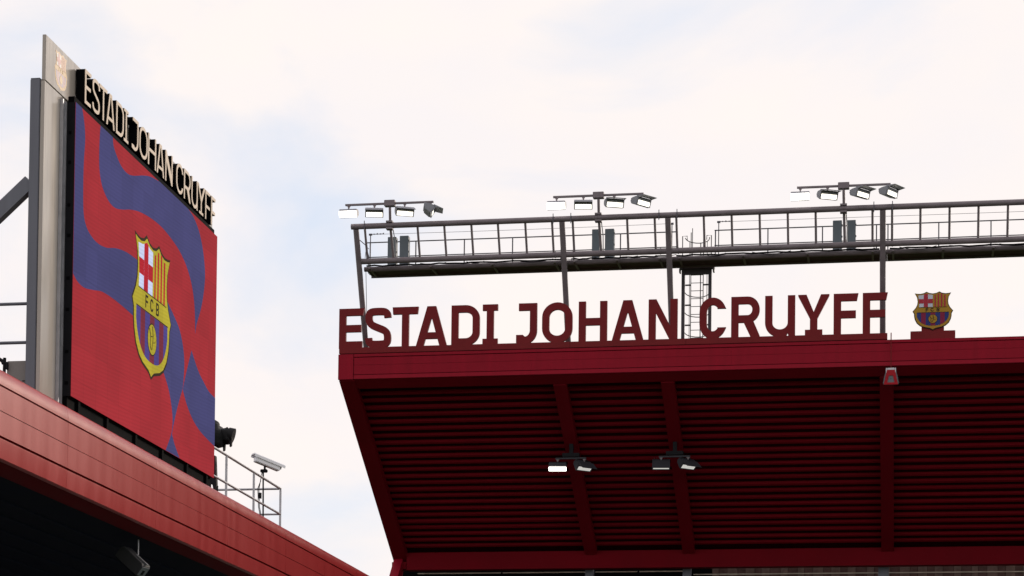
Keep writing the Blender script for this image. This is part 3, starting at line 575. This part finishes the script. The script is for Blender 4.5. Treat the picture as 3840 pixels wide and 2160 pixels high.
# --- LED screen
SX0, SX1, SZ0, SZ1 = 2.82, 9.75, 0.237, 4.370
sc = thing('led_screen', LF, (SX0, 0.10, 0.0), 'large LED screen with red and blue waves and a club crest on the canopy', 'screen')
o_ = lambda l: [(min(max(x, SX0 + .001), SX1 - .001) - SX0, min(max(z, SZ0 + .001), SZ1 - .001)) for x, z in l]
W_, H_ = SX1 - SX0, SZ1 - SZ0
MB().box(0, W_, 0.004, 0.135, SZ0, SZ1).obj('cabinet_case', 'black_metal', sc)
MB().box(0.001, W_ - .001, 0.0, 0.003, SZ0 + .001, SZ1 - .001).obj('display_face', 'l_red', sc)
waves = ([(SX0, SZ1)] + spline(W_A1) + spline(W_A1b)[1:] + spline(W_A2) + [(SX0, W_A2[-1][1])],
         spline(W_B1) + spline(W_B2)[1:] + spline(W_B3),
         spline(W_C1) + spline(W_C2) + [(SX1, W_C2[-1][1]), (SX1, W_C3[0][1])] + spline(W_C3)[:-1])
for w in waves:
    MB().prism([o_(w)], -0.0025, -0.0005).obj('wave_picture', 'l_blue', sc)
crest(sc, 1.946 / 1.173, 2.17 / 1.16, 6.297 - SX0, 2.262, -0.003, 0.0025, dict(black='l_black', gold='l_gold', white='l_white', red='l_cred', blue='l_cblue', garnet='l_garnet'))
for z in (3.94, 3.52, 2.92, 2.49, 1.89, 1.45, 0.86, 0.42):
    MB().box(-.006, .0, 0.045 + .01 * (int(z * 10) % 2), 0.095, z - .022, z + .022).obj('side_slot', 'black_matt', sc)
for s in (0.4, 1.6, 2.9, 4.2, 5.5, 6.6):
    MB().box(s - .04, s + .04, 0.02, 0.055, 0.045, SZ0 - .001).obj('support_leg', 'black_matt', sc)
MB().box(0.01, W_ - 0.02, 0.06, 0.134, 0.03, SZ0 - .001).obj('skirt', 'black_matt', sc)
MB().box(0.05, W_ - 0.05, 0.04, 0.13, SZ1 + .001, SZ1 + .10).obj('top_rail', 'black_matt', sc)

# --- letters on top of the screen
sg = thing('screen_letter_sign', LF, (3.2, 0.12, SZ1 + .102), 'cream-faced deep black letters reading ESTADI JOHAN CRUYFF above the LED screen', 'sign')
EX2 = [(3.24, 3.5), (3.55, 3.86), (3.85, 4.18), (4.15, 4.51), (4.58, 4.92), (4.93, 5.13), (5.3, 5.6), (5.65, 6.04), (6.07, 6.46), (6.5, 6.87), (6.93, 7.3), (7.5, 7.87), (7.91, 8.26), (8.32, 8.66), (8.67, 9.07), (9.1, 9.38), (9.44, 9.69)]
for ch, (a, b) in zip(TXT, EX2):
    g = letter(ch, b - a, 0.487, 0.104, a - 3.2, 4.50 - SZ1 - .102)
    L1 = MB().prism(g, 0.008, 0.138).obj('letter', 'black_matt', sg)
    MB().prism(g, 0.0, 0.007).obj('letter_face', 'cream', L1)
MB().box(-.01, 6.55, 0.05, 0.13, 0.0, 0.024).obj('foot_rail', 'black_matt', sg)

# --- backing panel, channel, mast
bp_ = thing('backing_panel', LF, (2.08, 0.27, -0.1), 'pale satin metal panel behind the LED screen with a faded crest', 'panel')
q = lambda mb: (setattr(mb, 'v', [(x - 2.08, y - .27, z + .1) for x, y, z in mb.v]), mb)[1]
q(MB().box(2.09, 10.01, 0.270, 0.322, 4.442, 5.071)).obj('upper_panel', 'satin_panel', bp_, bevel=0.004)
q(MB().box(2.07, 10.01, 0.272, 0.326, -0.10, 4.428)).obj('lower_panel', 'satin_panel', bp_, bevel=0.004)
q(MB().box(2.10, 10.0, 0.300, 0.318, 4.4285, 4.4415)).obj('joint', 'black_metal', bp_)
crest(bp_, 0.50 / 1.173, 0.53 / 1.16, 2.675 - 2.08, 4.745 + .1, 0.0, 0.0012, dict(black='f_gold', gold='f_gold', white='f_white', red='f_red', blue='f_violet', garnet='f_garnet'), seams=False)
ch_ = thing('steel_channel', LF, (2.66, 0.245, -0.1), 'upright grey steel channel between the pale panel and the screen edge', 'channel')
for s, dy in ((0.0, .0), (.09, .012), (.13, .0)):
    MB().box(s, s + .03, -.02 + dy, .024, 0.0, 4.47).obj('channel_web', 'galvanised', ch_)
MB().box(.031, .129, .004, .022, 0.0, 4.47).obj('channel_back', 'mast_grey', ch_)
ms = thing('steel_mast', LF, (2.14, 0.40, -0.08), 'square blue-grey steel mast with a diagonal brace behind the screen panel', 'mast')
MB().box(-.085, .12, -.068, .072, 0.0, 4.53).obj('post', 'mast_grey', ms, bevel=0.008)
MB().box(-.080, .115, -.063, .067, 4.531, 4.542).obj('cap', 'mast_grey', ms)
MB().beam((0.02, .0745, 3.13), (0.02, 3.45, 0.09), 0.13, 0.19).obj('brace', 'mast_grey', ms)
MB().box(-.08, .11, -.072, -.0685, 0.0, 0.2).obj('base_plate', 'steel_thin', ms)
for s in (.35, .62): MB().box(s, s + .02, -.06, -.02, 4.35, 4.50).obj('panel_bracket', 'cream', ms)

# --- railing and equipment left of the mast
rl = thing('roof_railing', LF, (2.2, 0.50, -0.09), 'two grey horizontal guard rails running back from the steel mast', 'railing')
for z in (1.48, .945): MB().tube([(0, -.02, z), (0, 3.2, z)], 0.022, 10).obj('rail', 'mast_grey', rl)
for y in (1.6, 3.1): MB().tube([(0, y, -.06), (0, y, 1.48)], 0.022, 10).obj('rail_post', 'mast_grey', rl)
ac = thing('equipment_box', LF, (2.5, 0.66, -0.09), 'grey ventilated equipment box on the roof beside the steel mast', 'box')
MB().box(-.28, .28, -.15, .14, 0.0, 0.70).obj('casing', 'ac_grey', ac, bevel=0.008)
for k in range(6): MB().box(-.286, -.281, -.13, -.085, .24 + .035 * k, .252 + .035 * k).obj('vent_slot', 'black_metal', ac)
bk = thing('cable_bracket', LF, (2.2, 0.84, -0.09), 'black bent pipe bracket beside the grey equipment box', 'bracket')
MB().tube([(0, .35, .90), (0, .02, .70), (0, 0.0, .66)], 0.026, 10).obj('arm', 'black_metal', bk)
MB().tube([(0, -.015, .74), (0, -.005, -.02)], 0.022, 10).obj('stem', 'black_metal', bk)
MB().box(-.03, .03, -.065, -.038, .58, .68).obj('clip', 'black_metal', bk)

# --- railing at the screen's far end
r2 = thing('roof_railing', LF, (9.6, 0.50, -0.07), 'thin galvanised guard railing on the red canopy beyond the screen', 'railing')
for z, r in ((1.075, .024), (.575, .022)):
    MB().tube([(.5, 0, z), (6.0, 0, z)], r, 10).obj('rail', 'galvanised', r2)
    MB().tube([(6.0, .026, z), (6.0, 3.2, z)], r * .9, 10).obj('rail', 'galvanised', r2)
for s in (.5, 2.25, 4.07, 6.0): MB().tube([(s, 0, -.02), (s, 0, 1.05)], 0.022, 10).obj('rail_post', 'galvanised', r2)
for y in (1.6, 3.2): MB().tube([(6.0, y, -.08), (6.0, y, 1.05)], 0.022, 10).obj('rail_post', 'galvanised', r2)

# --- surveillance camera
cc = thing('surveillance_camera', LF, (14.5, 0.50, 1.04), 'white boxy surveillance camera on a black arm above the guard railing', 'camera')
TR = Matrix.Translation((0, -.02, .30)) @ Matrix.Rotation(math.radians(24), 4, 'Z') @ Matrix.Rotation(math.radians(-72), 4, 'Z') @ Matrix.Rotation(math.radians(15), 4, 'Y')
def cput(mb, n, m, par, bv=0.0): mb.v = [tuple(TR @ Vector(p)) for p in mb.v]; return mb.obj(n, m, par, bevel=bv)
bd = cput(MB().box(-.25, .28, -.065, .065, -.085, .03), 'housing', 'white_paint', cc, 0.012)
cput(MB().extrude_x([(-.085, -.005), (-.085, .045), (-.055, .065), (.055, .065), (.085, .045), (.085, -.005), (.078, -.005), (.078, .04), (-.078, .04), (-.078, -.005)], -.31, .36), 'sun_shield', 'white_paint', cc)
cput(MB().tube([(.281, 0, -.02), (.296, 0, -.02)], .04, 16), 'front_window', 'black_metal', bd)
MB().tube([(0, 0.02, .24), (0.0, .02, .16), (0, .06, .12)], 0.022, 8).obj('joint', 'black_metal', cc)
MB().box(-.04, .04, -.03, .10, .10, .16).obj('arm', 'black_metal', cc, bevel=0.01)
MB().tube([(0, .05, .11), (0, .04, -.75)], 0.016, 8).obj('pole', 'black_metal', cc)
for dx, z0 in ((.10, .12), (.02, -.05)):
    MB().tube([(dx, .10, z0), (dx + .01, .16, -.2), (dx, .14, -.55), (dx - .02, .10, -.72)], 0.008, 6).obj('cable', 'black_metal', cc)
MB().box(.08, .13, .11, .16, -.38, -.27).obj('cable_connector', 'black_metal', cc)

# --- broadcast camera under a rain cover
tv = thing('covered_camera', LF, (12.0, 0.84, -0.08), 'television camera wrapped in a black rain cover on a tripod behind the screen', 'camera')
def lump(cx, cy, cz, rx, ry, rz, seed, sag=0.0):
    mb = MB(); n, m = 18, 12; r = random.Random(seed); ph = [r.uniform(0, 6.28) for _ in range(6)]; v = []
    for i in range(m + 1):
        th = math.pi * i / m
        for j in range(n):
            a = 2 * math.pi * j / n
            k = 1 + .07 * math.sin(3 * a + ph[0] + 2 * th) + .05 * math.sin(5 * a + ph[1]) * math.sin(th * 3 + ph[2]) + .04 * math.sin(7 * th + ph[3])
            ct, stn = math.cos(th), math.sin(th); sg_ = lambda q: math.copysign(abs(q) ** .7, q)
            v.append((cx + rx * k * sg_(stn * math.cos(a)), cy + ry * k * sg_(stn * math.sin(a)), cz + rz * k * sg_(ct) - sag * (stn * max(0, math.cos(a))) ))
    f = [(i * n + j, i * n + (j + 1) % n, (i + 1) * n + (j + 1) % n, (i + 1) * n + j) for i in range(m) for j in range(n)]
    return mb.add(v, f)
lump(0, -.0, 1.46, .26, .24, .22, 3).obj('body_cover', 'cloth', tv, smooth=60)
lump(.02, .0, 1.63, .17, .14, .13, 5).obj('viewfinder_cover', 'cloth', tv, smooth=60)
hood = lump(.06, -.27, 1.47, .14, .12, .14, 9).obj('lens_cover', 'cloth', tv, smooth=60)
MB().tube([(.06, -.30, 1.50), (.07, -.40, 1.47)], .13, 16, .14).obj('lens_hood', 'cloth', hood)
for dx, dy, l in ((.0, -.37, .16), (.10, -.22, .22), (.04, -.14, .17), (-.05, -.06, .16)):
    MB().extrude_x([(dy - .03, 1.42), (dy + .03, 1.42), (dy + .012, 1.42 - l), (dy - .018, 1.42 - l * .9)], dx - .03, dx + .03).obj('cover_flap', 'cloth', tv)
MB().tube([(0, 0, 1.26), (0, 0, .98)], .07, 14, .05).obj('tripod_head', 'black_metal', tv)
for a in (20, 140, 260):
    MB().tube([(0, 0, 1.02), (.16 * math.cos(math.radians(a)), .16 * math.sin(math.radians(a)), 0.0)], .026, 8, .018).obj('leg', 'black_metal', tv)
MB().extrude_x([(-.10, 1.1), (.04, 1.15), (.02, .62), (-.13, .52)], -.05, .05).obj('hanging_strap', 'cloth', tv)
pk = thing('connector_cluster', LF, (10.05, 0.22, -0.04), 'small black connector cluster at the foot of the screen corner', 'connector')
MB().box(0, .26, -.05, .05, 0.04, .13).obj('block', 'black_metal', pk, bevel=.01)
for k in range(4): MB().tube([(.04 + .06 * k, -.02, .0), (.04 + .06 * k, -.03, .20 + .03 * (k % 2))], .016, 8).obj('plug', 'black_metal', pk)

# --- black loudspeaker under the end canopy
sp = thing('column_loudspeaker', LF, (6.9, 0.46, -1.2), 'black box loudspeaker tilted on a thin rod under the end canopy', 'loudspeaker')
TS = Matrix.Translation((-.12, .03, -.37)) @ Matrix.Rotation(math.radians(-104), 4, 'Z') @ Matrix.Rotation(math.radians(40), 4, 'Y') @ Matrix.Scale(.78, 4)
def sput(mb, n, m, par, bv=0.0): mb.v = [tuple(TS @ Vector(p)) for p in mb.v]; return mb.obj(n, m, par, bevel=bv)
bx = sput(MB().prism([[(-.36, -.13), (.30, -.13), (.30, .10), (.26, .14), (-.32, .14), (-.36, .10)]], -.15, .15), 'cabinet', 'speaker_grey', sp, 0.01)
sput(MB().box(.301, .310, -.13, .13, -.11, .09), 'end_plate', 'horn_grey', bx)
sput(MB().box(.311, .318, -.05, .03, -.08, .02), 'socket', 'black_metal', bx)
sput(MB().box(-.33, .27, -.14, .14, -.136, -.131), 'grille', 'black_matt', bx)
sput(MB().box(-.05, .30, -.02, .02, .142, .165), 'yoke', 'galvanised', sp)
MB().tube([(.0, .0, .02), (.0, .0, -.26)], .012, 8).obj('rod', 'galvanised', sp)
